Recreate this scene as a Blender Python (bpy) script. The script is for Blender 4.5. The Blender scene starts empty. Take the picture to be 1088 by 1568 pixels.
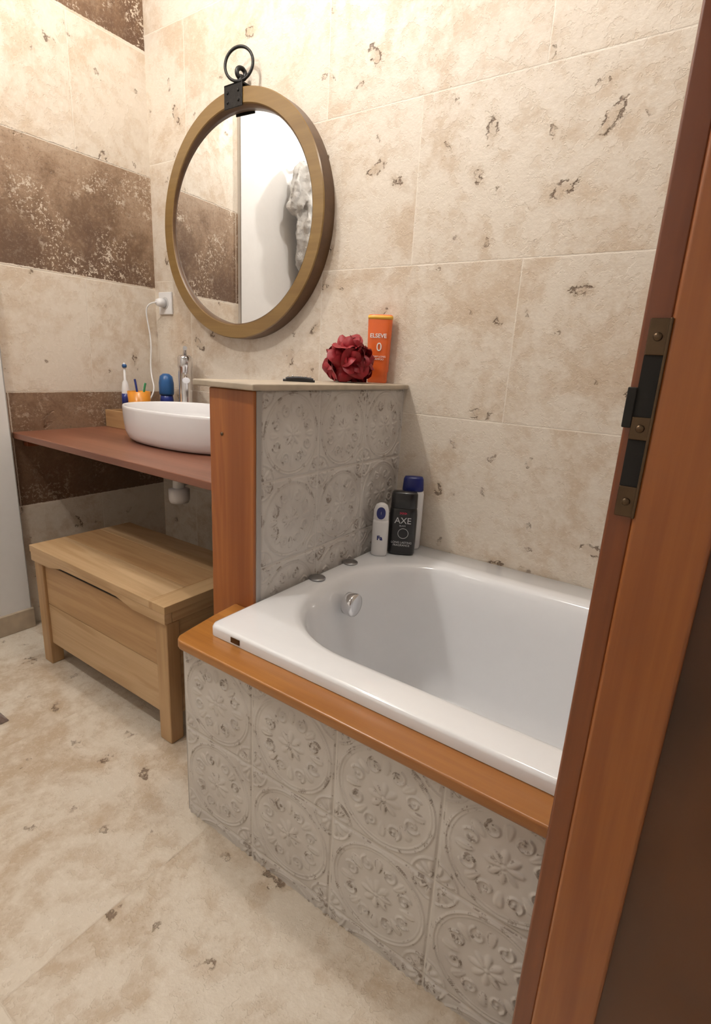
import bpy, bmesh, math, random
import numpy as np
from mathutils import Vector, Matrix
random.seed(4); np.random.seed(4)
scene=bpy.context.scene
try: scene.view_settings.view_transform='Standard'
except Exception: pass

# ---------------------------------------------------------------- node helpers
class NT:
    def __init__(s,name):
        s.mat=bpy.data.materials.new(name); s.mat.use_nodes=True
        s.t=s.mat.node_tree; s.t.nodes.clear()
        s.out=s.t.nodes.new('ShaderNodeOutputMaterial')
        s.b=s.t.nodes.new('ShaderNodeBsdfPrincipled')
        s.t.links.new(s.b.outputs[0],s.out.inputs[0]); s.dim='3D'
    def n(s,typ,**k):
        nd=s.t.nodes.new(typ)
        for a,v in k.items(): setattr(nd,a,v)
        return nd
    def put(s,sock,v):
        if v is None: return
        if isinstance(v,bpy.types.NodeSocket): s.t.links.new(v,sock)
        elif isinstance(v,(tuple,list)) and len(v)==3 and sock.type=='RGBA': sock.default_value=(*v,1)
        else: sock.default_value=v
    def m(s,op,a,b=None,c=None,clamp=False):
        nd=s.n('ShaderNodeMath',operation=op,use_clamp=clamp)
        s.put(nd.inputs[0],a); s.put(nd.inputs[1],b); s.put(nd.inputs[2],c)
        return nd.outputs[0]
    def vm(s,op,a,b=None,scale=None):
        nd=s.n('ShaderNodeVectorMath',operation=op)
        s.put(nd.inputs[0],a); s.put(nd.inputs[1],b)
        if scale is not None: nd.inputs['Scale'].default_value=scale
        return nd.outputs[0]
    def obj(s): return s.n('ShaderNodeTexCoord').outputs['Object']
    def sep(s,v):
        nd=s.n('ShaderNodeSeparateXYZ'); s.put(nd.inputs[0],v); return nd.outputs
    def comb(s,a,b,c=0.0):
        nd=s.n('ShaderNodeCombineXYZ'); s.put(nd.inputs[0],a); s.put(nd.inputs[1],b); s.put(nd.inputs[2],c); return nd.outputs[0]
    def noise(s,v,scale,detail=4,rough=.5,dist=0,col=False):
        nd=s.n('ShaderNodeTexNoise',noise_dimensions=s.dim); s.put(nd.inputs['Vector'],v)
        nd.inputs['Scale'].default_value=scale; nd.inputs['Detail'].default_value=detail
        nd.inputs['Roughness'].default_value=rough; nd.inputs['Distortion'].default_value=dist
        return nd.outputs['Color'] if col else nd.outputs[0]
    def vor(s,v,scale,rnd=1):
        nd=s.n('ShaderNodeTexVoronoi',voronoi_dimensions=s.dim); s.put(nd.inputs['Vector'],v); nd.inputs['Scale'].default_value=scale
        nd.inputs['Randomness'].default_value=rnd
        return nd.outputs
    def rng(s,v,a,b,c=0,d=1,smooth=True):
        nd=s.n('ShaderNodeMapRange'); nd.interpolation_type='SMOOTHSTEP' if smooth else 'LINEAR'
        s.put(nd.inputs[0],v)
        for i,q in enumerate((a,b,c,d)): nd.inputs[1+i].default_value=q
        return nd.outputs[0]
    def mix(s,f,a,b,mode='MIX'):
        nd=s.n('ShaderNodeMix',data_type='RGBA',blend_type=mode)
        s.put(nd.inputs[0],f); s.put(nd.inputs[6],a); s.put(nd.inputs[7],b)
        return nd.outputs[2]
    def ramp(s,f,stops,const=False):
        nd=s.n('ShaderNodeValToRGB'); cr=nd.color_ramp
        if const: cr.interpolation='CONSTANT'
        while len(cr.elements)<len(stops): cr.elements.new(.5)
        for e,(p,c) in zip(cr.elements,stops):
            e.position=p; e.color=(*c,1) if isinstance(c,tuple) else (c,c,c,1)
        s.put(nd.inputs[0],f); return nd.outputs[0]
    def bump(s,h,strength=.5,dist=.01,normal=None):
        nd=s.n('ShaderNodeBump'); s.put(nd.inputs['Height'],h)
        nd.inputs['Strength'].default_value=strength; nd.inputs['Distance'].default_value=dist
        if normal is not None: s.put(nd.inputs['Normal'],normal)
        return nd.outputs[0]
    def set(s,**k):
        for a,v in k.items(): s.put(s.b.inputs[a.replace('_',' ')],v)
        return s.mat

def plain(name,col,rough=.5,metal=0,bumps=None,var=.08,coat=0,sheen=0,scale=30,trans=0):
    t=NT(name); o=t.obj()
    n=t.noise(o,scale,2,.6)
    c2=tuple(max(0,c*(1-var*2)) for c in col); c1=tuple(min(1,c*(1+var)) for c in col)
    c=t.mix(n,c2,c1)
    t.set(Base_Color=c,Roughness=rough,Metallic=metal,Coat_Weight=coat,Sheen_Weight=sheen,Transmission_Weight=trans)
    if bumps: t.set(Normal=t.bump(t.noise(o,bumps[0],3,.6),bumps[1],.005))
    return t.mat

def wood(name,c1,c2,axis=0,scale=1.0,rough=.35,coat=.2,c3=None,contrast=(.3,.7),rings=.10):
    t=NT(name); o=t.obj()
    sc=[9*scale]*3; sc[axis]=.7*scale
    mp=t.n('ShaderNodeMapping'); t.put(mp.inputs[0],o); mp.inputs['Scale'].default_value=sc
    v=mp.outputs[0]
    n1=t.noise(v,1.6,2,.5,1.0)
    sc2=[60*scale]*3; sc2[axis]=2*scale
    mp2=t.n('ShaderNodeMapping'); t.put(mp2.inputs[0],o); mp2.inputs['Scale'].default_value=sc2
    n2=t.noise(mp2.outputs[0],2.0,3,.6,.3)
    rg_=t.rng(t.m('SINE',t.m('MULTIPLY',n1,30.0)),-1,1)
    f=t.m('ADD',t.m('MULTIPLY',n1,.6),t.m('ADD',t.m('MULTIPLY',rg_,rings),t.m('MULTIPLY',n2,.3)))
    f=t.rng(f,contrast[0],contrast[1])
    col=t.mix(f,c1,c2)
    if c3: col=t.mix(t.rng(t.noise(v,.8,1,.5),.52,.72),col,c3)
    t.set(Base_Color=col,Roughness=rough,Coat_Weight=coat,Coat_Roughness=.25,Normal=t.bump(n2,.08,.002))
    return t.mat

def travertine(name,ua,va,u0,tw,v0,th,cream,tan,bands=None,blotch=1.0,pit=1.0,joint_c=(.80,.74,.64),rough=.5,vs=4.2,gate=.30,jm=.75,rad=.021,wid=.0085):
    t=NT(name); t.dim='2D'; o=t.obj(); s=t.sep(o); U=s[ua]; V=s[va]
    uv=t.comb(U,V)
    rv=t.m('DIVIDE',t.m('SUBTRACT',V,v0),th)
    row=t.m('FLOOR',rv); fv=t.m('FRACT',rv)
    odd=t.m('FRACT',t.m('MULTIPLY',t.m('ADD',row,100.0),.5))
    ru=t.m('ADD',t.m('DIVIDE',t.m('SUBTRACT',U,u0),tw),odd); fu=t.m('FRACT',ru)
    wn=t.n('ShaderNodeTexWhiteNoise'); wn.noise_dimensions='2D'
    t.put(wn.inputs['Vector'],t.comb(t.m('FLOOR',ru),row))
    tr=wn.outputs['Value']
    p=t.vm('ADD',uv,t.vm('SCALE',wn.outputs['Color'],scale=7.0))
    n1=t.noise(p,3.4,5,.65,.5)
    n2=t.noise(p,18,4,.7)
    n3=t.noise(p,75,3,.7)
    wob=t.m('MULTIPLY',t.m('SUBTRACT',n3,.5),.003)
    dv=t.m('MULTIPLY',t.m('MINIMUM',fv,t.m('SUBTRACT',1.0,fv)),th)
    du=t.m('MULTIPLY',t.m('MINIMUM',fu,t.m('SUBTRACT',1.0,fu)),tw)
    joint=t.rng(t.m('ADD',t.m('MINIMUM',dv,du),wob),.0007,.0027,1,0)
    f=t.m('ADD',t.m('MULTIPLY',n1,.62),t.m('MULTIPLY',n2,.38))
    f=t.m('MULTIPLY',t.rng(f,.43,.66),blotch,clamp=True)
    col=t.mix(f,cream,tan)
    col=t.mix(t.m('MULTIPLY',t.rng(n3,.5,.75),.22),col,(.86,.80,.71))
    def vugs(scale,gt,rad,wid,shift,lo,hi):
        q=t.vm('ADD',p,(shift,shift*.7,0))
        vr=t.vor(q,scale)
        lv=t.sep(t.vm('SUBTRACT',q,vr['Position']))
        cc=t.n('ShaderNodeSeparateColor'); t.put(cc.inputs[0],vr['Color'])
        ang=t.m('MULTIPLY',cc.outputs[1],6.28)
        ca=t.m('COSINE',ang); sa=t.m('SINE',ang)
        wx=t.m('MULTIPLY',t.m('SUBTRACT',n2,.5),.06); wy=t.m('MULTIPLY',t.m('SUBTRACT',n3,.5),.03)
        lx=t.m('ADD',t.m('ADD',t.m('MULTIPLY',lv[0],ca),t.m('MULTIPLY',lv[1],sa)),wx)
        ly=t.m('ADD',t.m('SUBTRACT',t.m('MULTIPLY',lv[1],ca),t.m('MULTIPLY',lv[0],sa)),wy)
        d=t.m('SQRT',t.m('ADD',t.m('MULTIPLY',lx,lx),t.m('MULTIPLY',t.m('MULTIPLY',ly,ly),4.5)))
        r=t.m('MULTIPLY',t.m('ADD',cc.outputs[2],.45),rad)
        ring=t.rng(t.m('ABSOLUTE',t.m('SUBTRACT',d,r)),wid*.15,wid,1,0)
        g=t.m('GREATER_THAN',cc.outputs[0],gt)
        ring=t.m('MULTIPLY',t.m('MULTIPLY',ring,g),t.rng(t.noise(q,38,1,.5),lo,hi))
        halo=t.m('MULTIPLY',t.rng(d,rad*.5,rad*2.4,1,0),g)
        return ring,halo
    r1,h1=vugs(vs,gate,rad,wid,0,.43,.58)
    r2,h2=vugs(vs*2.1,.64,rad*.42,wid*.6,3.3,.45,.58)
    pits=t.m('MULTIPLY',t.m('MAXIMUM',r1,t.m('MULTIPLY',r2,.7)),pit,clamp=True)
    halo=t.m('MAXIMUM',h1,t.m('MULTIPLY',h2,.6))
    col=t.mix(t.m('MULTIPLY',halo,.38*pit),col,(.42,.285,.165))
    col=t.mix(t.m('MULTIPLY',pits,.85),col,(.13,.074,.042))
    scrape=t.rng(n2,.53,.57)
    hgt=t.m('ADD',t.m('MULTIPLY',n3,.20),t.m('MULTIPLY',n2,.3))
    hgt=t.m('ADD',hgt,t.m('MULTIPLY',scrape,-.12))
    if bands:
        zn=t.m('DIVIDE',V,2.6)
        bf=t.ramp(t.m('ADD',zn,t.m('MULTIPLY',wob,.8)),[(0,bands[0][1])]+[(z/2.6,c) for z,c in bands[1:]],True)
        g=t.m('ADD',t.m('MULTIPLY',fv,.75),t.m('MULTIPLY',t.m('SUBTRACT',n1,.5),1.6))
        g=t.m('ADD',g,t.m('MULTIPLY',t.m('SUBTRACT',n2,.5),.7))
        bcol=t.ramp(g,[(0,(.115,.060,.032)),(.35,(.185,.108,.060)),(.62,(.31,.205,.130)),(1,(.40,.29,.20))])
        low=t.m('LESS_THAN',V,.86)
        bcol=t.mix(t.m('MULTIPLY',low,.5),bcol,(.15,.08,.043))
        fine=t.noise(p,95,2,.8)
        sp=t.m('MAXIMUM',t.rng(fine,.58,.66),t.rng(t.noise(p,30,4,.8),.585,.62))
        spm=t.rng(t.noise(p,5.5,3,.6),.45,.60)
        sf=t.m('MULTIPLY',sp,t.m('ADD',t.m('MULTIPLY',spm,.8),.10))
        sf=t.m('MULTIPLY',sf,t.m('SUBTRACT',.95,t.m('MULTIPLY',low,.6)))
        bcol=t.mix(sf,bcol,(.66,.57,.46))
        bcol=t.mix(t.m('MULTIPLY',t.rng(fine,.40,.34),.3),bcol,(.08,.045,.028))
        col=t.mix(bf,col,bcol)
    col=t.mix(t.m('MULTIPLY',tr,.08),col,(.54,.45,.35))
    col=t.mix(t.m('MULTIPLY',joint,jm),col,joint_c)
    hgt=t.m('SUBTRACT',hgt,t.m('MULTIPLY',pits,.9))
    hgt=t.m('SUBTRACT',hgt,t.m('MULTIPLY',joint,.12))
    t.set(Base_Color=col,Roughness=t.rng(n2,.3,.7,rough-.08,rough+.12),Normal=t.bump(hgt,.55,.008))
    return t.mat

# ---------------------------------------------------------------- mesh helpers
def link(o): bpy.context.collection.objects.link(o); return o
def group(name,loc=(0,0,0)):
    e=bpy.data.objects.new(name,None); e.location=loc; e.empty_display_size=.05; link(e)
    return e
def mk(name,verts,faces,mat,parent=None,smooth=False,bevel=0,seg=2,sub=0):
    me=bpy.data.meshes.new(name); me.from_pydata([tuple(v) for v in verts],[],faces); me.update()
    bm=bmesh.new(); bm.from_mesh(me); bmesh.ops.recalc_face_normals(bm,faces=bm.faces); bm.to_mesh(me); bm.free()
    if smooth:
        for p in me.polygons: p.use_smooth=True
    for mm in (mat if isinstance(mat,(list,tuple)) else [mat]): me.materials.append(mm)
    o=link(bpy.data.objects.new(name,me))
    if bevel:
        b=o.modifiers.new('b','BEVEL'); b.width=bevel; b.segments=seg; b.limit_method='ANGLE'
        for p in me.polygons: p.use_smooth=True
        w=o.modifiers.new('w','WEIGHTED_NORMAL')
    if sub:
        b=o.modifiers.new('s','SUBSURF'); b.levels=sub; b.render_levels=sub
    if parent is not None:
        o.parent=parent; o.matrix_parent_inverse=Matrix.Translation(-Vector(parent.location))
    return o
def boxvf(a,b,off=0):
    x0,y0,z0=a;x1,y1,z1=b
    v=[(x0,y0,z0),(x1,y0,z0),(x1,y1,z0),(x0,y1,z0),(x0,y0,z1),(x1,y0,z1),(x1,y1,z1),(x0,y1,z1)]
    f=[(0,3,2,1),(4,5,6,7),(0,1,5,4),(1,2,6,5),(2,3,7,6),(3,0,4,7)]
    return v,[tuple(i+off for i in q) for q in f]
def box(name,a,b,mat,parent=None,bevel=.002):
    v,f=boxvf(a,b); return mk(name,v,f,mat,parent,bevel=bevel)
def prism(name,poly,axis,c0,c1,mat,parent=None,bevel=.002):
    def P(u,w,c):
        return {0:(c,u,w),1:(u,c,w),2:(u,w,c)}[axis]
    n=len(poly); v=[P(u,w,c0) for u,w in poly]+[P(u,w,c1) for u,w in poly]
    f=[tuple(range(n)),tuple(range(2*n-1,n-1,-1))]+[(i,(i+1)%n,n+(i+1)%n,n+i) for i in range(n)]
    return mk(name,v,f,mat,parent,bevel=bevel)
def loft(loops,close_top=True,close_bot=False,off=0):
    n=len(loops[0]); v=[p for l in loops for p in l]; f=[]
    for k in range(len(loops)-1):
        for i in range(n):
            f.append((k*n+i,k*n+(i+1)%n,(k+1)*n+(i+1)%n,(k+1)*n+i))
    if close_top: f.append(tuple((len(loops)-1)*n+i for i in range(n)))
    if close_bot: f.append(tuple(range(n-1,-1,-1)))
    return v,f
def lathe(name,prof,c,mat,parent=None,seg=40,sx=1,sy=1,rot=0,power=2.0,axis='Z',caps=True,smooth=True,bevel=0):
    loops=[]
    for r,z in prof:
        l=[]
        for i in range(seg):
            a=2*math.pi*i/seg; ca,sa=math.cos(a),math.sin(a)
            ux=math.copysign(abs(ca)**(2/power),ca)*r*sx; uy=math.copysign(abs(sa)**(2/power),sa)*r*sy
            x=ux*math.cos(rot)-uy*math.sin(rot); y=ux*math.sin(rot)+uy*math.cos(rot)
            if axis=='Z': l.append((c[0]+x,c[1]+y,c[2]+z))
            elif axis=='X': l.append((c[0]+z,c[1]+x,c[2]+y))
            else: l.append((c[0]+x,c[1]+z,c[2]+y))
        loops.append(l)
    v,f=loft(loops,caps,caps)
    return mk(name,v,f,mat,parent,smooth=smooth,bevel=bevel)
def tube(name,pts,r,mat,parent=None,cyc=False,res=4,spl='NURBS'):
    cu=bpy.data.curves.new(name,'CURVE'); cu.dimensions='3D'; cu.bevel_depth=r; cu.bevel_resolution=res; cu.use_fill_caps=True
    s=cu.splines.new('POLY' if spl=='POLY' else 'NURBS'); s.points.add(len(pts)-1)
    for p,q in zip(s.points,pts): p.co=(*q,1)
    s.use_cyclic_u=cyc
    if spl!='POLY': s.use_endpoint_u=not cyc; s.order_u=4; s.resolution_u=8
    o=bpy.data.objects.new(name,cu); link(o)
    dg=bpy.context.evaluated_depsgraph_get(); me=bpy.data.meshes.new_from_object(o.evaluated_get(dg))
    bpy.data.objects.remove(o); me.materials.clear(); me.materials.append(mat)
    for p in me.polygons: p.use_smooth=True
    o=link(bpy.data.objects.new(name,me))
    if parent is not None: o.parent=parent; o.matrix_parent_inverse=Matrix.Translation(-Vector(parent.location))
    return o
def text(name,body,size,loc,yaw,mat,parent,ext=.0003,bold=0):
    cu=bpy.data.curves.new(name,'FONT'); cu.body=body; cu.size=size; cu.align_x='CENTER'; cu.align_y='CENTER'; cu.extrude=ext; cu.offset=bold
    o=bpy.data.objects.new(name,cu); link(o)
    dg=bpy.context.evaluated_depsgraph_get(); me=bpy.data.meshes.new_from_object(o.evaluated_get(dg)); bpy.data.objects.remove(o)
    me.transform(Matrix.Translation(loc)@Matrix.Rotation(yaw,4,'Z')@Matrix.Rotation(math.pi/2,4,'X'))
    me.materials.clear(); me.materials.append(mat)
    o=link(bpy.data.objects.new(name,me)); o.parent=parent; o.matrix_parent_inverse=Matrix.Translation(-Vector(parent.location)); return o

# ---------------------------------------------------------------- materials
CREAM=(.70,.622,.525); TAN=(.53,.40,.275)
m_back=travertine('travertine_wall',0,2,.539,.64,.459,.412,CREAM,TAN,blotch=.75,pit=1,joint_c=(.78,.71,.61),gate=.34)
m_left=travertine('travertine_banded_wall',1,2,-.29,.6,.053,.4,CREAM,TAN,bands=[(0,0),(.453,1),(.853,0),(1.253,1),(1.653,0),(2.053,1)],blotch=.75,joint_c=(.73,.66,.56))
m_floor=travertine('travertine_floor',0,1,.33,.6,-.62,.6,(.67,.595,.49),(.47,.36,.245),blotch=.95,pit=.95,rough=.42,joint_c=(.56,.48,.38),vs=4.6,gate=.30,jm=.4,rad=.024,wid=.011)
m_white=plain('white_paint',(.76,.74,.72),.6,var=.02)
m_ceil=plain('ceiling_paint',(.74,.72,.69),.7,var=.02)
m_base=plain('travertine_skirting',(.50,.40,.29),.5,var=.25,scale=14)
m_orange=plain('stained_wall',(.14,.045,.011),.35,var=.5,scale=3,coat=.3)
m_acryl=plain('white_acrylic',(.84,.85,.87),.12,var=.01,coat=.5)
m_ceram=plain('white_ceramic',(.82,.81,.82),.15,var=.01,coat=.5)
m_chrome=plain('chrome',(.75,.75,.77),.12,1,var=.02)
m_mirror=plain('mirror_glass',(.93,.94,.94),.0,1,var=0)
m_black=plain('black_iron',(.02,.019,.018),.4,.6,bumps=(120,.3))
m_post=wood('oiled_post_wood',(.28,.080,.019),(.46,.165,.042),2,.8,.35,.2,c3=(.18,.042,.011),rings=.07)
m_ledge=wood('varnished_ledge_wood',(.30,.112,.022),(.47,.205,.045),0,1,.3,.4,rings=.05)
m_counter=wood('mahogany_counter',(.17,.062,.034),(.25,.098,.054),0,1,.38,.15,rings=.04)
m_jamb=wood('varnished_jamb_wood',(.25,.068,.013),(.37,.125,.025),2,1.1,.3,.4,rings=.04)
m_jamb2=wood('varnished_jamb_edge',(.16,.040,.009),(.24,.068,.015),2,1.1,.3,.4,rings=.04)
m_bA=wood('ash_wood_light',(.43,.265,.125),(.62,.43,.245),0,.8,.45,.1,contrast=(.25,.75))
m_bB=wood('ash_wood_warm',(.36,.20,.085),(.52,.325,.16),0,1.0,.45,.1,contrast=(.25,.75))
m_bL=wood('ash_wood_leg',(.36,.205,.09),(.50,.32,.16),2,1.0,.45,.1)
m_bY=wood('ash_wood_cross',(.40,.235,.11),(.55,.365,.19),1,1.0,.45,.1)
m_frame=wood('mirror_frame_wood',(.175,.098,.030),(.265,.165,.055),0,.8,.33,.3,rings=.03,contrast=(.2,.8))
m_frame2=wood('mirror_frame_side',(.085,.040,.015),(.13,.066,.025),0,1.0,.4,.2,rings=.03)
m_cap=plain('travertine_cap',(.50,.42,.32),.5,var=.2,scale=18)
m_grey=plain('grey_trim',(.42,.40,.38),.4,.3,var=.05)
m_plast=plain('white_plastic',(.78,.77,.77),.3,var=.01)
m_bronze=plain('bronze_metal',(.13,.085,.05),.35,.9,var=.2)
m_dark=plain('dark_slot',(.01,.008,.006),.8,var=.1)

def tile_mat():
    t=NT('embossed_ceramic_tile'); o=t.obj()
    a=t.n('ShaderNodeAttribute'); a.attribute_name='relief'; s=t.n('ShaderNodeSeparateColor'); t.put(s.inputs[0],a.outputs['Color'])
    h,e,g=s.outputs[0],s.outputs[1],s.outputs[2]
    n=t.noise(o,30,4,.75); n2=t.noise(o,9,3,.6)
    col=t.mix(t.rng(n2,.35,.65),(.635,.60,.56),(.56,.52,.48))
    chips=t.m('MULTIPLY',t.rng(n,.535,.60),t.m('ADD',t.rng(e,.2,.7),.015,clamp=True))
    col=t.mix(t.m('MULTIPLY',chips,.8),col,(.20,.15,.115))
    col=t.mix(t.m('MULTIPLY',t.rng(e,.2,.9),.08),col,(.30,.25,.21))  # occlusion-like shade along the relief slopes, mixed into the glaze colour
    col=t.mix(g,col,(.68,.64,.59))
    t.set(Base_Color=col,Roughness=.38,Coat_Weight=.2)
    return t.mat
m_tile=tile_mat()

def relief(u,v):
    x=u-.5;y=v-.5; r=np.hypot(x,y); th=np.arctan2(y,x); h=np.zeros_like(x)
    def ring(cx,cy,R,w,amp=1.0):
        d=np.abs(np.hypot(x-cx,y-cy)-R); return amp*np.clip(1-(d/w)**2,0,1)
    h=np.maximum(h,ring(0,0,.455,.011,.7)); h=np.maximum(h,ring(0,0,.425,.007,.45))
    pet=.085+.075*np.abs(np.cos(4*th))
    k=np.clip(1-(r/pet)**4,0,1)*(.45+.55*np.abs(np.cos(4*th))**.7); h=np.maximum(h,k*(r>.03))
    h=np.maximum(h,np.clip(1-(r/.034)**2,0,1)*1.2)
    for i in range(8):
        a=math.pi/4*i+math.pi/8; c,s=math.cos(a),math.sin(a)
        px,py=.285*c,.285*s
        tt=np.arctan2(y-py,x-px)-a
        sp=np.hypot(x-px,y-py); spir=.03+.030*((tt*(1 if i%2 else -1))%(2*math.pi))/(2*math.pi)*1.3
        h=np.maximum(h,.9*np.clip(1-((sp-spir)/.012)**2,0,1))
        h=np.maximum(h,.9*np.clip(1-(sp/.016)**2,0,1))
    for i in range(8):
        a=math.pi/4*i; c,s=math.cos(a),math.sin(a)
        lx=x*c+y*s; ly=-x*s+y*c
        k=np.clip(1-((lx-.30)/.075)**2-(ly/(.028+.02*np.clip((lx-.25)/.1,0,1)))**2,0,1)
        h=np.maximum(h,np.sqrt(k)*.85*(1-.4*np.exp(-(ly/.006)**2)))
    for cx in (-.5,.5):
        for cy in (-.5,.5):
            h=np.maximum(h,ring(cx,cy,.20,.012,.8)); h=np.maximum(h,ring(cx,cy,.05,.012,.8))
            a=math.atan2(-cy,-cx)
            for da in (-.48,0,.48):
                c,s=math.cos(a+da),math.sin(a+da); lx=(x-cx)*c+(y-cy)*s; ly=-(x-cx)*s+(y-cy)*c
                k=np.clip(1-((lx-.125)/.052)**2-(ly/.022)**2,0,1); h=np.maximum(h,np.sqrt(k)*.85)
    return h
def tile_panel(name,w,hh,u0,v0,t,place,step=.0018):
    nu=int(w/step)+1; nv=int(hh/step)+1
    U,Vv=np.meshgrid(np.linspace(0,w,nu),np.linspace(0,hh,nv))
    fu=((U-u0)/t)%1; fv=((Vv-v0)/t)%1
    h=relief(fu,fv)*.0027
    dj=np.minimum(np.minimum(fu,1-fu),np.minimum(fv,1-fv))*t
    gr=np.clip(1-dj/.0022,0,1); h=h*np.clip((dj-.002)/.006,0,1)+.002*np.clip((dj-.0015)/.003,0,1)
    gy,gx=np.gradient(h,step); e=np.clip(np.hypot(gx,gy)/.8,0,1)*(1-gr)
    verts=[place(a,b,c) for a,b,c in zip(U.ravel(),Vv.ravel(),h.ravel())]
    faces=[(j*nu+i,j*nu+i+1,(j+1)*nu+i+1,(j+1)*nu+i) for j in range(nv-1) for i in range(nu-1)]
    me=bpy.data.meshes.new(name); me.from_pydata(verts,[],faces); me.update()
    ca=me.color_attributes.new('relief','FLOAT_COLOR','POINT')
    d=np.stack([h.ravel()/.0056,e.ravel(),(gr.ravel()>.3)*1.0,np.ones(h.size)],1).astype(np.float32)
    ca.data.foreach_set('color',d.ravel())
    for p in me.polygons: p.use_smooth=True
    me.materials.append(m_tile)
    return link(bpy.data.objects.new(name,me))

# ---------------------------------------------------------------- room shell
XR=3.0; YF=-3.0; ZC=2.5
box('floor',(-.1,YF-.1,-.1),(XR+.1,.1,0),m_floor,bevel=0)
box('ceiling',(-.1,YF-.1,ZC),(XR+.1,.1,ZC+.1),m_ceil,bevel=0)
box('wall_back',(-.1,0,0),(XR+.1,.1,ZC),m_back,bevel=0)
box('wall_left',(-.1,-.605,0),(0,0,ZC),m_left,bevel=0)
box('wall_left_painted',(-.1,YF,0),(.018,-.605,ZC),m_white,bevel=0)
box('wall_right',(XR,YF,0),(XR+.1,0,ZC),m_white,bevel=0)
box('wall_rear',(-.1,YF-.1,0),(XR+.1,YF,ZC),m_white,bevel=0)
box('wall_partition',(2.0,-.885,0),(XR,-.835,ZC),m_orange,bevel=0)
box('baseboard_left',(.018,YF,0),(.032,-.600,.075),m_base,bevel=.002)
box('trim_left_edge',(.014,-.6065,0),(.020,-.6035,ZC),m_grey,bevel=.001)

# ---------------------------------------------------------------- bath surround
F=.7978;P=1.1594;Q=1.1857;T=.1998
bs=group('tiled_bath_surround',(1.9,-.78,0))
def adopt(o,par): o.parent=par; o.matrix_parent_inverse=Matrix.Translation(-Vector(par.location))
adopt(tile_panel('front_tiles',.90,.428,0,.0276,T,lambda a,b,c:(P+a,-F-c,b)),bs)
box('panel_core',(P-.002,-.797,0),(2.95,-.77,.427),m_grey,bs,.001)
box('panel_end',(P-.004,-.7975,0),(P+.002,-.625,.427),m_grey,bs,.001)
lp=[(1.128,-.625),(1.136,-.70),(1.150,-.785)]
for i in range(7):
    a=math.pi+ i/6*math.pi/2; lp.append((1.178+.026*math.cos(a),-.794+.026*math.sin(a)))
lp+=[(2.95,-.82),(2.95,-.70),(1.30,-.70),(1.30,-.625)]
prism('wood_ledge',lp,2,.425,.4455,m_ledge,bs,.004)

pw=group('tiled_half_wall',(1.12,-.31,0))
box('wall_core',(1.053,-.60,0),(Q-.001,-.002,.939),m_grey,pw,.001)
adopt(tile_panel('side_tiles',.6034,.9407-.43,0,(.5412-.43),T,lambda a,b,c:(Q+c,-.6034+a,.43+b)),pw)
box('corner_post',(1.049,-.625,0),(Q+.001,-.602,.939),m_post,pw,.003)
box('edge_strip',(Q-.001,-.618,.43),(Q+.004,-.604,.939),m_grey,pw,.001)
lpc=[(1.012,-.64),(1.205,-.645),(1.203,-.002),(1.035,-.002)]
prism('stone_cap',lpc,2,.9405,.954,m_cap,pw,.003)
lathe('screw',[(.0001,0),(.004,0),(.004,.003),(.0001,.003)],(1.09,-.6265,.84),m_bronze,pw,16,axis='Y')

# ---------------------------------------------------------------- bathtub
def rr(x0,x1,y0,y1,r,z,n=14):
    r=min(r,(x1-x0)/2-.001,(y1-y0)/2-.001); L=[]
    for cx,cy,a0 in ((x1-r,y1-r,0),(x0+r,y1-r,90),(x0+r,y0+r,180),(x1-r,y0+r,270)):
        for i in range(n+1):
            a=math.radians(a0+90*i/n); L.append((cx+r*math.cos(a),cy+r*math.sin(a),z))
    return L
tub=group('bathtub',(1.97,-.385,0))
X0,X1,Y0,Y1=1.196,2.90,-.762,-.003
ox0,ox1,oy0,oy1=1.252,2.80,-.678,-.128
loops=[rr(X0,X1,Y0,Y1,.018,.4462),rr(X0,X1,Y0,Y1,.018,.463),rr(X0+.0025,X1-.0025,Y0+.0025,Y1-.002,.018,.4685),rr(X0+.008,X1-.008,Y0+.008,Y1-.002,.016,.4705)]
def op(s,z,r): return rr(ox0+s,ox1-s,oy0+s*.8,oy1-s*.8,r,z)
loops+=[op(-.022,.4685,.25),op(-.010,.4665,.245),op(-.002,.460,.24),op(.006,.447,.235),op(.022,.38,.225),op(.042,.27,.21),op(.062,.17,.19),op(.085,.125,.17),op(.13,.10,.13),op(.2,.095,.07)]
v,f=loft(loops,True,False)
mk('tub_shell',v,f,m_acryl,tub,smooth=True)
lathe('overflow_knob',[(.0001,-.01),(.02,-.01),(.029,-.004),(.031,.018),(.029,.023),(.018,.0255),(.0001,.0255)],(1.287,-.384,.408),m_chrome,tub,32,axis='X')
m_capm=plain('brushed_cap_metal',(.40,.40,.41),.3,1,var=.05)
for x,y in ((1.214,-.426),(1.212,-.277)):
    lathe('deck_cap',[(.0215,0),(.022,.0025),(.020,.0045),(.0001,.0055)],(x,y,.4694),m_capm,tub,28)
box('maker_badge',(1.262,-.7637,.4505),(1.287,-.762,.4625),m_bronze,tub,.001)

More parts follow.
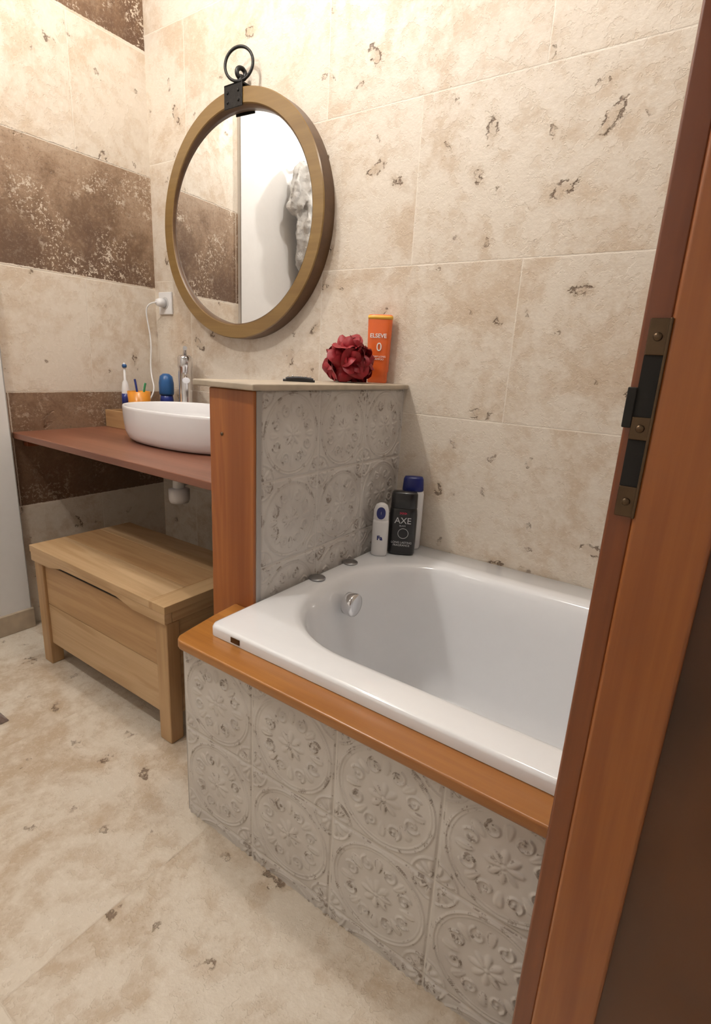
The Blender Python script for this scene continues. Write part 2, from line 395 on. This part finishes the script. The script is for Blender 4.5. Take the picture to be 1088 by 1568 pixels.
# ---------------------------------------------------------------- door jamb
dj=group('door_1',(1.95,-.86,0))
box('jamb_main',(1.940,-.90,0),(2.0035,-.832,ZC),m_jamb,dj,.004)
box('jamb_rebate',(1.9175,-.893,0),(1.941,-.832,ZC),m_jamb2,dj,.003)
sp=group('strike_plate',(1.924,-.9,.96))
for z0,z1 in ((1.022,1.052),(.950,.970),(.880,.908)):
    box('plate',(1.9240,-.8962,z0),(1.9415,-.8928,z1),m_bronze,sp,.001)
    lathe('screw_head',[(.0001,0),(.0032,0),(.0036,.0012),(.0001,.002)],(1.932,-.8982,(z0+z1)/2),m_bronze,sp,16,axis='Y')
box('plate_side',(1.9390,-.9012,.880),(1.9415,-.8928,1.052),m_bronze,sp,.001)
box('latch_opening',(1.9240,-.8946,.908),(1.9390,-.8926,1.022),m_dark,sp,0)
box('latch_tongue',(1.9165,-.8965,.960),(1.9242,-.893,.995),m_dark,sp,.001)

# ---------------------------------------------------------------- counter
ct=group('vanity_counter',(.52,-.3,.7))
prism('counter_top',[(.001,-.592),(1.051,-.612),(1.051,-.002),(.001,-.002)],2,.698,.72,m_counter,ct,.003)
box('support_batten',(.002,-.56,.67),(.03,-.03,.6975),m_post,ct,.002)
tr=group('sink_drain_trap',(.55,-.33,.6))
lathe('tail',[(.02,0),(.02,.075),(.034,.08),(.034,.10),(.02,.105),(.02,.13)],(.55,-.335,.565),m_plast,tr,28)
lathe('cup',[(.0001,0),(.03,0),(.034,.01),(.034,.045),(.02,.05)],(.55,-.335,.53),m_plast,tr,28)
tube('outlet',[(.55,-.33,.60),(.55,-.2,.60),(.55,-.05,.59),(.55,-.003,.59)],.017,m_plast,tr,spl='POLY')
bc=(.565,-.255)
prof=[(.0001,0),(.84,0),(.90,.004),(.945,.014),(.975,.034),(.99,.065),(1.0,.106),(.998,.113),(.987,.116),(.974,.112),(.955,.08),(.90,.035),(.75,.018),(.3,.012),(.0001,.011)]
loops=[]
for r,z in prof:
    L=[]
    for i in range(72):
        a=2*math.pi*i/72;c,s=math.cos(a),math.sin(a);p=2.4
        L.append((bc[0]+.295*r*math.copysign(abs(c)**(2/p),c),bc[1]+.185*r*math.copysign(abs(s)**(2/p),s),.7205+z))
    loops.append(L)
v,f=loft(loops,True,True)
bg=group('vessel_basin',(bc[0],bc[1],.72))
mk('bowl',v,f,m_ceram,bg,smooth=True)
lathe('drain',[(.0001,0),(.03,0),(.03,.004),(.0001,.006)],(bc[0],bc[1],.7325),m_chrome,bg,24)
fx,fy=.247,-.058
fg=group('basin_faucet',(fx,fy,.72))
lathe('body',[(.0001,0),(.032,0),(.032,.008),(.026,.012),(.025,.235),(.028,.24),(.028,.275),(.021,.284),(.0001,.286)],(fx,fy,.7205),m_chrome,fg,32)
d=Vector((.80,-.60,0)).normalized()
def along(t,z): return (fx+d.x*t,fy+d.y*t,z)
tube('spout',[along(0,.925),along(.05,.935),along(.085,.93),along(.105,.915)],.014,m_chrome,fg)
tube('lever',[along(.0,1.0),along(-.01,1.012),along(.035,1.024),along(.07,1.03)],.008,m_chrome,fg)

tg=group('wooden_tray',(.14,-.13,.72))
box('tray_base',(.012,-.245,.7205),(.202,-.012,.730),m_bB,tg,.001)
for a,b in (((.012,-.253,.7205),(.202,-.245,.785)),((.012,-.0115,.7205),(.202,-.004,.785)),((.006,-.253,.7205),(.012,-.004,.785)),((.202,-.253,.7205),(.208,-.004,.785))):
    box('tray_side',a,b,m_bB,tg,.001)
tb=group('electric_toothbrush',(.08,-.205,.73))
m_blue=plain('blue_plastic',(.02,.10,.28),.3,var=.1)
m_dblue=plain('dark_blue_plastic',(.015,.03,.20),.3,var=.1)
lathe('charger',[(.0001,0),(.03,0),(.03,.02),(.02,.026),(.0001,.026)],(.075,-.205,.7305),m_plast,tb,28)
lathe('handle',[(.012,0),(.0145,.02),(.014,.10),(.010,.125),(.0045,.135),(.004,.18),(.0001,.182)],(.075,-.205,.767),m_plast,tb,24)
lathe('grip',[(.0149,0),(.0155,.03),(.0149,.05)],(.0765,-.206,.80),m_dblue,tb,24)
lathe('brush_head',[(.0001,0),(.007,0),(.007,.012),(.0001,.012)],(.079,-.213,.953),m_blue,tb,16,axis='Y')
lathe('brush_stem',[(.005,0),(.0055,.018),(.0001,.024)],(.075,-.205,.942),m_plast,tb,16)
m_or=plain('amber_plastic',(.75,.28,.02),.3,var=.15)
dg_=group('toothbrush_cup',(.145,-.185,.73))
lathe('cup',[(.0001,0),(.034,0),(.042,.132),(.040,.132),(.032,.004),(.0001,.004)],(.138,-.19,.7305),m_or,dg_,32)
tube('brush_a',[(.125,-.18,.74),(.115,-.18,.86),(.10,-.18,.905)],.004,m_dblue,dg_)
tube('brush_b',[(.145,-.19,.74),(.16,-.185,.87),(.167,-.18,.895)],.004,plain('green_plastic',(.05,.3,.12),.3),dg_)
do=group('roll_on_deodorant',(.165,-.085,.73))
lathe('bottle',[(.0001,0),(.023,0),(.026,.01),(.026,.10),(.022,.125)],(.150,-.075,.7305),m_dblue,do,32)
lathe('cap',[(.026,.118),(.0285,.125),(.0285,.165),(.024,.19),(.012,.20),(.0001,.201)],(.150,-.075,.7305),m_blue,do,32)
m_ink=plain('dark_plastic',(.03,.03,.035),.3)
so=group('wall_socket',(.073,-.005,1.2))
box('socket_plate',(.034,-.010,1.158),(.112,-.0005,1.242),m_plast,so,.003)
lathe('socket_well',[(.0001,-.011),(.022,-.011),(.023,-.010),(.023,-.004)],(.073,0,1.2),plain('socket_grey',(.55,.54,.53),.4),so,32,axis='Y')
lathe('plug',[(.0001,-.045),(.012,-.045),(.016,-.035),(.017,-.011),(.0001,-.011)],(.070,0,1.2),m_plast,so,24,axis='Y')
tube('charger_cable',[(.068,-.045,1.2),(.03,-.07,1.195),(.02,-.06,1.14),(.035,-.05,1.05),(.03,-.06,.97),(.05,-.07,.90),(.12,-.10,.86),(.10,-.14,.80),(.085,-.17,.745)],.0028,m_plast,so)

# ---------------------------------------------------------------- storage bench
be=group('wooden_storage_bench',(.615,-.525,0))
x0,x1,yf,yb,zt=.283,.950,-.690,-.355,.405
for lx in (x0,x1-.048):
    for ly in (yf,yb-.04):
        box('leg',(lx,ly,0),(lx+.048,ly+.04,.352),m_bL,be,.003)
box('front_plank_top',(x0+.048,yf+.008,.215),(x1-.048,yf+.028,.352),m_bB,be,.002)
box('front_plank_low',(x0+.048,yf+.008,.075),(x1-.048,yf+.028,.2135),m_bA,be,.002)
box('side_panel',(x1-.030,yf+.04,.07),(x1-.010,yb-.04,.352),m_bY,be,.002)
box('side_panel',(x0+.010,yf+.04,.07),(x0+.030,yb-.04,.352),m_bY,be,.002)
box('back_panel',(x0+.04,yb-.03,.07),(x1-.04,yb-.01,.352),m_bA,be,.002)
box('bottom_board',(x0+.03,yf+.03,.08),(x1-.03,yb-.03,.095),m_bA,be,.002)
ap=[(x0-.004,.354),(.375,.354)]
for i in range(13):
    t_=i/12; ap.append((.385+t_*.43,.354+.016*min(1,math.sin(math.pi*t_)*1.9)))
ap+=[(.825,.354),(x1+.002,.354),(x1+.002,zt-.003),(x0-.004,zt-.003)]
prism('lid_apron',ap,1,yf-.006,yf+.016,m_bA,be,.0015)
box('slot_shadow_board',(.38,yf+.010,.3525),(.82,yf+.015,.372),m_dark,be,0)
ys=np.linspace(yf-.008,yb+.005,4)
for i in range(3):
    box('lid_board',(x0-.006,ys[i]+.0006,.383),(x1-.058,ys[i+1]-.0006,zt),(m_bA,m_bB,m_bA)[i],be,.0015)
box('lid_end_board',(x1-.0575,yf-.008,.383),(x1+.006,yb+.005,zt),m_bY,be,.0015)
box('lid_side_rail',(x1-.02,yf+.017,.354),(x1+.002,yb,.3825),m_bY,be,.0015)

# ---------------------------------------------------------------- mirror
mc=(.523,1.447); Ro,Ri=.376,.330
mg=group('round_wall_mirror',(mc[0],-.025,mc[1]))
def ringmesh(name,pr,mat,par,seg=128):
    loops=[[(mc[0]+r*math.cos(2*math.pi*i/seg),y,mc[1]+r*math.sin(2*math.pi*i/seg)) for i in range(seg)] for r,y in pr]
    loops.append(loops[0]); v,f=loft(loops,False,False)
    o=mk(name,v,f,mat,par,smooth=True)
    bm=bmesh.new(); bm.from_mesh(o.data); bmesh.ops.remove_doubles(bm,verts=bm.verts,dist=1e-6); bmesh.ops.recalc_face_normals(bm,faces=bm.faces); bm.to_mesh(o.data); bm.free()
    w=o.modifiers.new('e','EDGE_SPLIT'); w.split_angle=math.radians(40)
    return o
fr=ringmesh('wood_ring',[(Ro,-.001),(Ro,-.050),(Ro-.003,-.053),(Ri+.003,-.053),(Ri,-.050),(Ri,-.001)],[m_frame,m_frame2],mg)
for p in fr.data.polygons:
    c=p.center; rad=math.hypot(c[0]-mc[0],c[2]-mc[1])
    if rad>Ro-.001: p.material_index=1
ringmesh('inner_bead',[(Ri,-.051),(Ri,-.020),(Ri-.004,-.020),(Ri-.004,-.046)],m_frame2,mg)
th=math.radians(2.6); n=96
gv=[(mc[0]+(Ri-.002)*math.cos(2*math.pi*i/n)*math.cos(th),-.028+(Ri-.002)*math.cos(2*math.pi*i/n)*math.sin(th),mc[1]+(Ri-.002)*math.sin(2*math.pi*i/n)) for i in range(n)]
gl=mk('glass',gv,[tuple(range(n))],m_mirror,mg)
box('bracket_front',(mc[0]-.042,-.058,1.768),(mc[0]+.038,-.0535,1.834),m_black,mg,.0015)
box('bracket_top',(mc[0]-.042,-.058,1.829),(mc[0]+.038,-.004,1.835),m_black,mg,.0015)
for dx in (-.026,.022):
    for z in (1.785,1.812): lathe('rivet',[(.0001,-.003),(.003,-.003),(.005,0)],(mc[0]+dx,-.058,z),m_black,mg,12,axis='Y')
lathe('eye_stem',[(.016,0),(.014,.006),(.010,.02),(.010,.03)],(mc[0]+.01,-.035,1.831),m_black,mg,20)
bpy.ops.mesh.primitive_torus_add(major_radius=.014,minor_radius=.007,location=(mc[0]+.012,-.035,1.866),rotation=(math.pi/2,0,math.radians(70)))
o=bpy.context.object;o.name='eye_ring';o.data.materials.append(m_black);adopt(o,mg)
bpy.ops.mesh.primitive_torus_add(major_radius=.048,minor_radius=.0046,major_segments=64,location=(mc[0]+.018,-.05,1.884),rotation=(math.radians(84),0,math.radians(18)))
o=bpy.context.object;o.name='hanging_ring';o.data.materials.append(m_black);adopt(o,mg)
for p in o.data.polygons: p.use_smooth=True

# ---------------------------------------------------------------- bath robe (seen in the mirror)
rg=group('bathrobe',(.12,-1.02,1.5))
m_robe=plain('grey_terry',(.50,.48,.455),.95,bumps=(110,.8),var=.2,sheen=.2,scale=18)
RV=[];RF=[]
def addr(v,f):
    o=len(RV); RV.extend(v); RF.extend([tuple(i+o for i in q) for q in f])
def lump(path,rads,seed):
    L=[]
    for k,(p,r) in enumerate(zip(path,rads)):
        L.append([(p[0]-.03+r*.75*math.cos(a)*(1+.20*math.sin(5*a+seed+k*.25)),p[1]+.085+r*math.sin(a)*(1+.28*math.sin(6*a+seed+k*.2)),p[2]+.014*math.sin(3*a+k)) for a in [2*math.pi*i/48 for i in range(48)]])
    addr(*loft(L,True,True))
lump([(.13,-1.08,1.965),(.14,-1.06,1.93),(.145,-1.05,1.89),(.145,-1.04,1.84),(.14,-1.02,1.79),(.135,-1.0,1.75),(.13,-1.0,1.72)],[.02,.05,.06,.065,.06,.05,.02],0)
lump([(.14,-1.14,1.94),(.14,-1.16,1.88),(.14,-1.17,1.78),(.14,-1.17,1.68),(.14,-1.17,1.55),(.13,-1.17,1.35),(.12,-1.17,1.15),(.12,-1.17,.95),(.12,-1.17,.90)],[.03,.07,.085,.08,.08,.085,.095,.10,.05],2)
lump([(.13,-1.09,1.90),(.145,-1.08,1.80),(.15,-1.07,1.70),(.145,-1.075,1.60),(.13,-1.085,1.50),(.12,-1.09,1.46)],[.03,.06,.06,.055,.045,.02],4)
ro=mk('robe_cloth',RV,RF,m_robe,rg,smooth=True)
rm=ro.modifiers.new('r','REMESH'); rm.mode='VOXEL'; rm.voxel_size=.007; rm.use_smooth_shade=True
s_=ro.modifiers.new('s','SMOOTH'); s_.iterations=6
tx=bpy.data.textures.new('folds','CLOUDS'); tx.noise_scale=.05
dm=ro.modifiers.new('d','DISPLACE'); dm.texture=tx; dm.strength=.03; dm.texture_coords='LOCAL'
tube('hook',[(.019,-1.01,1.95),(.06,-1.01,1.95),(.08,-1.01,1.985)],.006,m_chrome,rg)

# ---------------------------------------------------------------- items on cap
yaw=math.radians(28)
def facing(c,dx,dz,dd,yaw=yaw):
    return (c[0]+dx*math.cos(yaw)+dd*math.sin(yaw),c[1]+dx*math.sin(yaw)-dd*math.cos(yaw),dz)
m_shamp=plain('orange_bottle_plastic',(.80,.15,.03),.3,var=.06,coat=.3)
m_yell=plain('yellow_print',(.85,.48,.06),.4,var=.05)
m_wprint=plain('white_print',(.85,.83,.8),.4,var=.02)
sh=group('shampoo_bottle',(1.108,-.032,.9545))
c=(1.108,-.032)
lathe('bottle',[(.0001,0),(.028,0),(.030,.003),(.0305,.03),(.033,.034),(.0345,.10),(.0365,.184),(.0365,.19),(.034,.193),(.0001,.193)],(c[0],c[1],.9545),m_shamp,sh,48,sx=1,sy=.45,rot=yaw*.7,power=2.8)
lathe('top_panel',[(.0001,.180),(.0368,.180),(.0369,.190),(.0001,.190)],(c[0],c[1],.9547),m_yell,sh,48,sx=1.004,sy=.47,rot=yaw*.7,power=2.8)
y2=yaw*.7
text('label_name','ELSEVE',.0165,facing(c,0,1.088,.0173,y2),y2,m_wprint,sh,bold=.0003)
text('label_mark','0',.034,facing(c,.004,1.056,.0168,y2),y2,m_wprint,sh)
text('label_small','DREAM LONG\nSHAMPOO',.0075,facing(c,.002,1.026,.0165,y2),y2,m_wprint,sh)
t=NT('red_mesh_netting'); m_red=t.set(Base_Color=t.mix(t.noise(t.obj(),60,2),(.18,.003,.008),(.38,.008,.018)),Roughness=.5,Sheen_Weight=.05)
lc=Vector((1.098,-.170,1.008)); vv=[];ff=[]
for k in range(46):
    zc=random.uniform(-.7,1); ph=random.uniform(0,6.283); sq=math.sqrt(1-zc*zc)
    nrm=Vector((sq*math.cos(ph),sq*math.sin(ph),zc)); rot=nrm.to_track_quat('Z','Y').to_matrix()
    R=random.uniform(.030,.044); base=random.uniform(.018,.036); w=random.choice((2,3,3,4)); p0=random.uniform(0,6)
    nr,ns=6,30; o0=len(vv)
    for j in range(nr):
        t_=j/(nr-1)
        for i in range(ns):
            a=2*math.pi*i/ns
            r=R*(.12+.88*t_)*(1+.16*math.sin(w*a+p0)*t_)
            h=base+.030*t_**.6-.010*t_**3+.009*t_*math.sin(w*a+p0)+.002*t_*math.sin(7*a)
            p=Vector((r*math.cos(a),r*math.sin(a),h)); p=rot@p; p+=lc
            if p.z<.956: p.z=.956
            if p.y>-.108: p.y=-.108+.25*(p.y+.108)
            vv.append(p)
    for j in range(nr-1):
        for i in range(ns): ff.append((o0+j*ns+i,o0+j*ns+(i+1)%ns,o0+(j+1)*ns+(i+1)%ns,o0+(j+1)*ns+i))
mk('bath_loofah',vv,ff,m_red,smooth=True)
hc=group('hair_clip',(1.11,-.395,.954))
tube('clip_bar',[(1.09,-.42,.960),(1.11,-.395,.966),(1.135,-.37,.960)],.0045,m_ink,hc)
tube('clip_base',[(1.085,-.425,.9575),(1.11,-.397,.9575),(1.138,-.367,.9575)],.003,m_ink,hc)
for k in range(6):
    t_=k/5; lathe('clip_stone',[(.0001,0),(.003,.001),(.0001,.004)],(1.094+.036*t_,-.416+.042*t_,.966),m_chrome,hc,8)

m_bb=plain('black_bottle_plastic',(.010,.010,.012),.3,coat=.3); m_navy=plain('navy_cap',(.012,.02,.16),.3)
m_lbl=plain('silver_print',(.6,.6,.62),.4)
ax=group('black_shower_gel_bottle',(1.28,-.105,.469)); c=(1.277,-.108)
lathe('bottle',[(.0001,0),(.036,0),(.040,.006),(.0405,.12),(.039,.135),(.037,.142)],(c[0],c[1],.4701),m_bb,ax,48,sy=.5,rot=yaw,power=3)
lathe('cap',[(.037,.141),(.0385,.143),(.0375,.182),(.034,.188),(.0001,.189)],(c[0],c[1],.4701),m_bb,ax,48,sy=.52,rot=yaw,power=3)
text('label_name','AXE',.026,facing(c,0,.575,.0208),yaw,m_lbl,ax)
text('label_sub','BLACK',.006,facing(c,0,.560,.0208),yaw,m_lbl,ax)
text('label_foot','LONG LASTING\nFRAGRANCE',.0085,facing(c,0,.505,.0208),yaw,m_lbl,ax)
ring=[facing(c,.015*math.cos(a)+.003,.537+.015*math.sin(a),.0206) for a in [2*math.pi*i/24 for i in range(24)]]
tube('label_ring',ring,.0007,m_lbl,ax,True)
text('label_tag','>>>',.012,facing(c,0,.597,.0206),yaw,plain('magenta_print',(.5,.02,.06),.4),ax,bold=.0006)
wb=group('white_roll_on_bottle',(1.235,-.165,.469)); c=(1.236,-.165)
lathe('bottle',[(.0001,0),(.021,0),(.0235,.006),(.0235,.10),(.022,.108)],(c[0],c[1],.4701),m_plast,wb,40,sy=.62,rot=yaw,power=2.3)
lathe('cap',[(.022,.107),(.0225,.11),(.0215,.138),(.016,.152),(.007,.157),(.0001,.158)],(c[0],c[1],.4701),m_plast,wb,40,sy=.62,rot=yaw)
text('label_name','Fa',.018,facing(c,0,.525,.0150),yaw,m_navy,wb,bold=.0006)
text('label_mark','0',.040,facing(c,0,.598,.0150),yaw,m_navy,wb,bold=.004)
nb=group('blue_capped_bottle',(1.29,-.045,.469)); c=(1.268,-.045)
lathe('bottle',[(.0001,0),(.031,0),(.034,.006),(.034,.17),(.030,.185)],(c[0],c[1],.4701),m_plast,nb,48,sy=.55,rot=yaw,power=2.6)
lathe('cap',[(.031,.180),(.0315,.184),(.0295,.215),(.026,.222),(.0001,.223)],(c[0],c[1],.4701),m_navy,nb,48,sy=.6,rot=yaw,power=2.6)

bm_=group('bath_mat',(.3,-1.15,0))
m_mat=plain('brown_mat_pile',(.20,.14,.11),.95,bumps=(150,.9),var=.3,scale=120,sheen=.3)
n1,n2=50,60;vv=[];ff=[]
for j in range(n2):
    for i in range(n1):
        e=min(i,j,n1-1-i,n2-1-j)
        vv.append((.09+.435*i/(n1-1),-1.50+.595*j/(n2-1),.002+(.014*min(1,e/2))+random.uniform(0,.004)*(e>0)))
for j in range(n2-1):
    for i in range(n1-1): ff.append((j*n1+i,j*n1+i+1,(j+1)*n1+i+1,(j+1)*n1+i))
mk('pile',vv,ff,m_mat,bm_,smooth=True)

# ---------------------------------------------------------------- lights
def lamp(name,loc,power,r,col=(1,.95,.89)):
    l=bpy.data.lights.new(name+'_light','POINT'); l.energy=power; l.shadow_soft_size=r; l.color=col
    g=group(name,loc)
    o=link(bpy.data.objects.new('bulb',l)); o.location=loc; o.parent=g; o.matrix_parent_inverse=Matrix.Translation(-Vector(loc))
    lathe('fitting',[(.03,0),(.06,0),(.065,-.006),(.05,-.012),(.035,-.012)],(loc[0],loc[1],ZC-.0005),m_plast,g,32,caps=False)
    return o
lamp('ceiling_spotlight',(.62,-.60,2.42),20,.02)
lamp('ceiling_spotlight.001',(1.55,-.55,2.42),12,.05)
lamp('ceiling_spotlight.002',(.62,-1.55,2.42),33,.03)
w=bpy.data.worlds.new('World'); scene.world=w; w.use_nodes=True; w.node_tree.nodes['Background'].inputs[0].default_value=(.9,.85,.8,1); w.node_tree.nodes['Background'].inputs[1].default_value=.3

# ---------------------------------------------------------------- camera
M=np.array([[.82094,.19385,-.5371],[.56853,-.18993,.80044],[.05315,-.96247,-.26613]])
R=Matrix([[M[0][0],-M[0][1],-M[0][2]],[M[1][0],-M[1][1],-M[1][2]],[M[2][0],-M[2][1],-M[2][2]]]).to_quaternion().to_matrix()
cd=bpy.data.cameras.new('camera'); cd.sensor_fit='VERTICAL'; cd.sensor_height=36; cd.lens=809.37/1568*36; cd.clip_start=.02
co=link(bpy.data.objects.new('camera',cd)); co.matrix_world=Matrix.Translation((1.9905,-1.4235,1.0))@R.to_4x4()
scene.camera=co
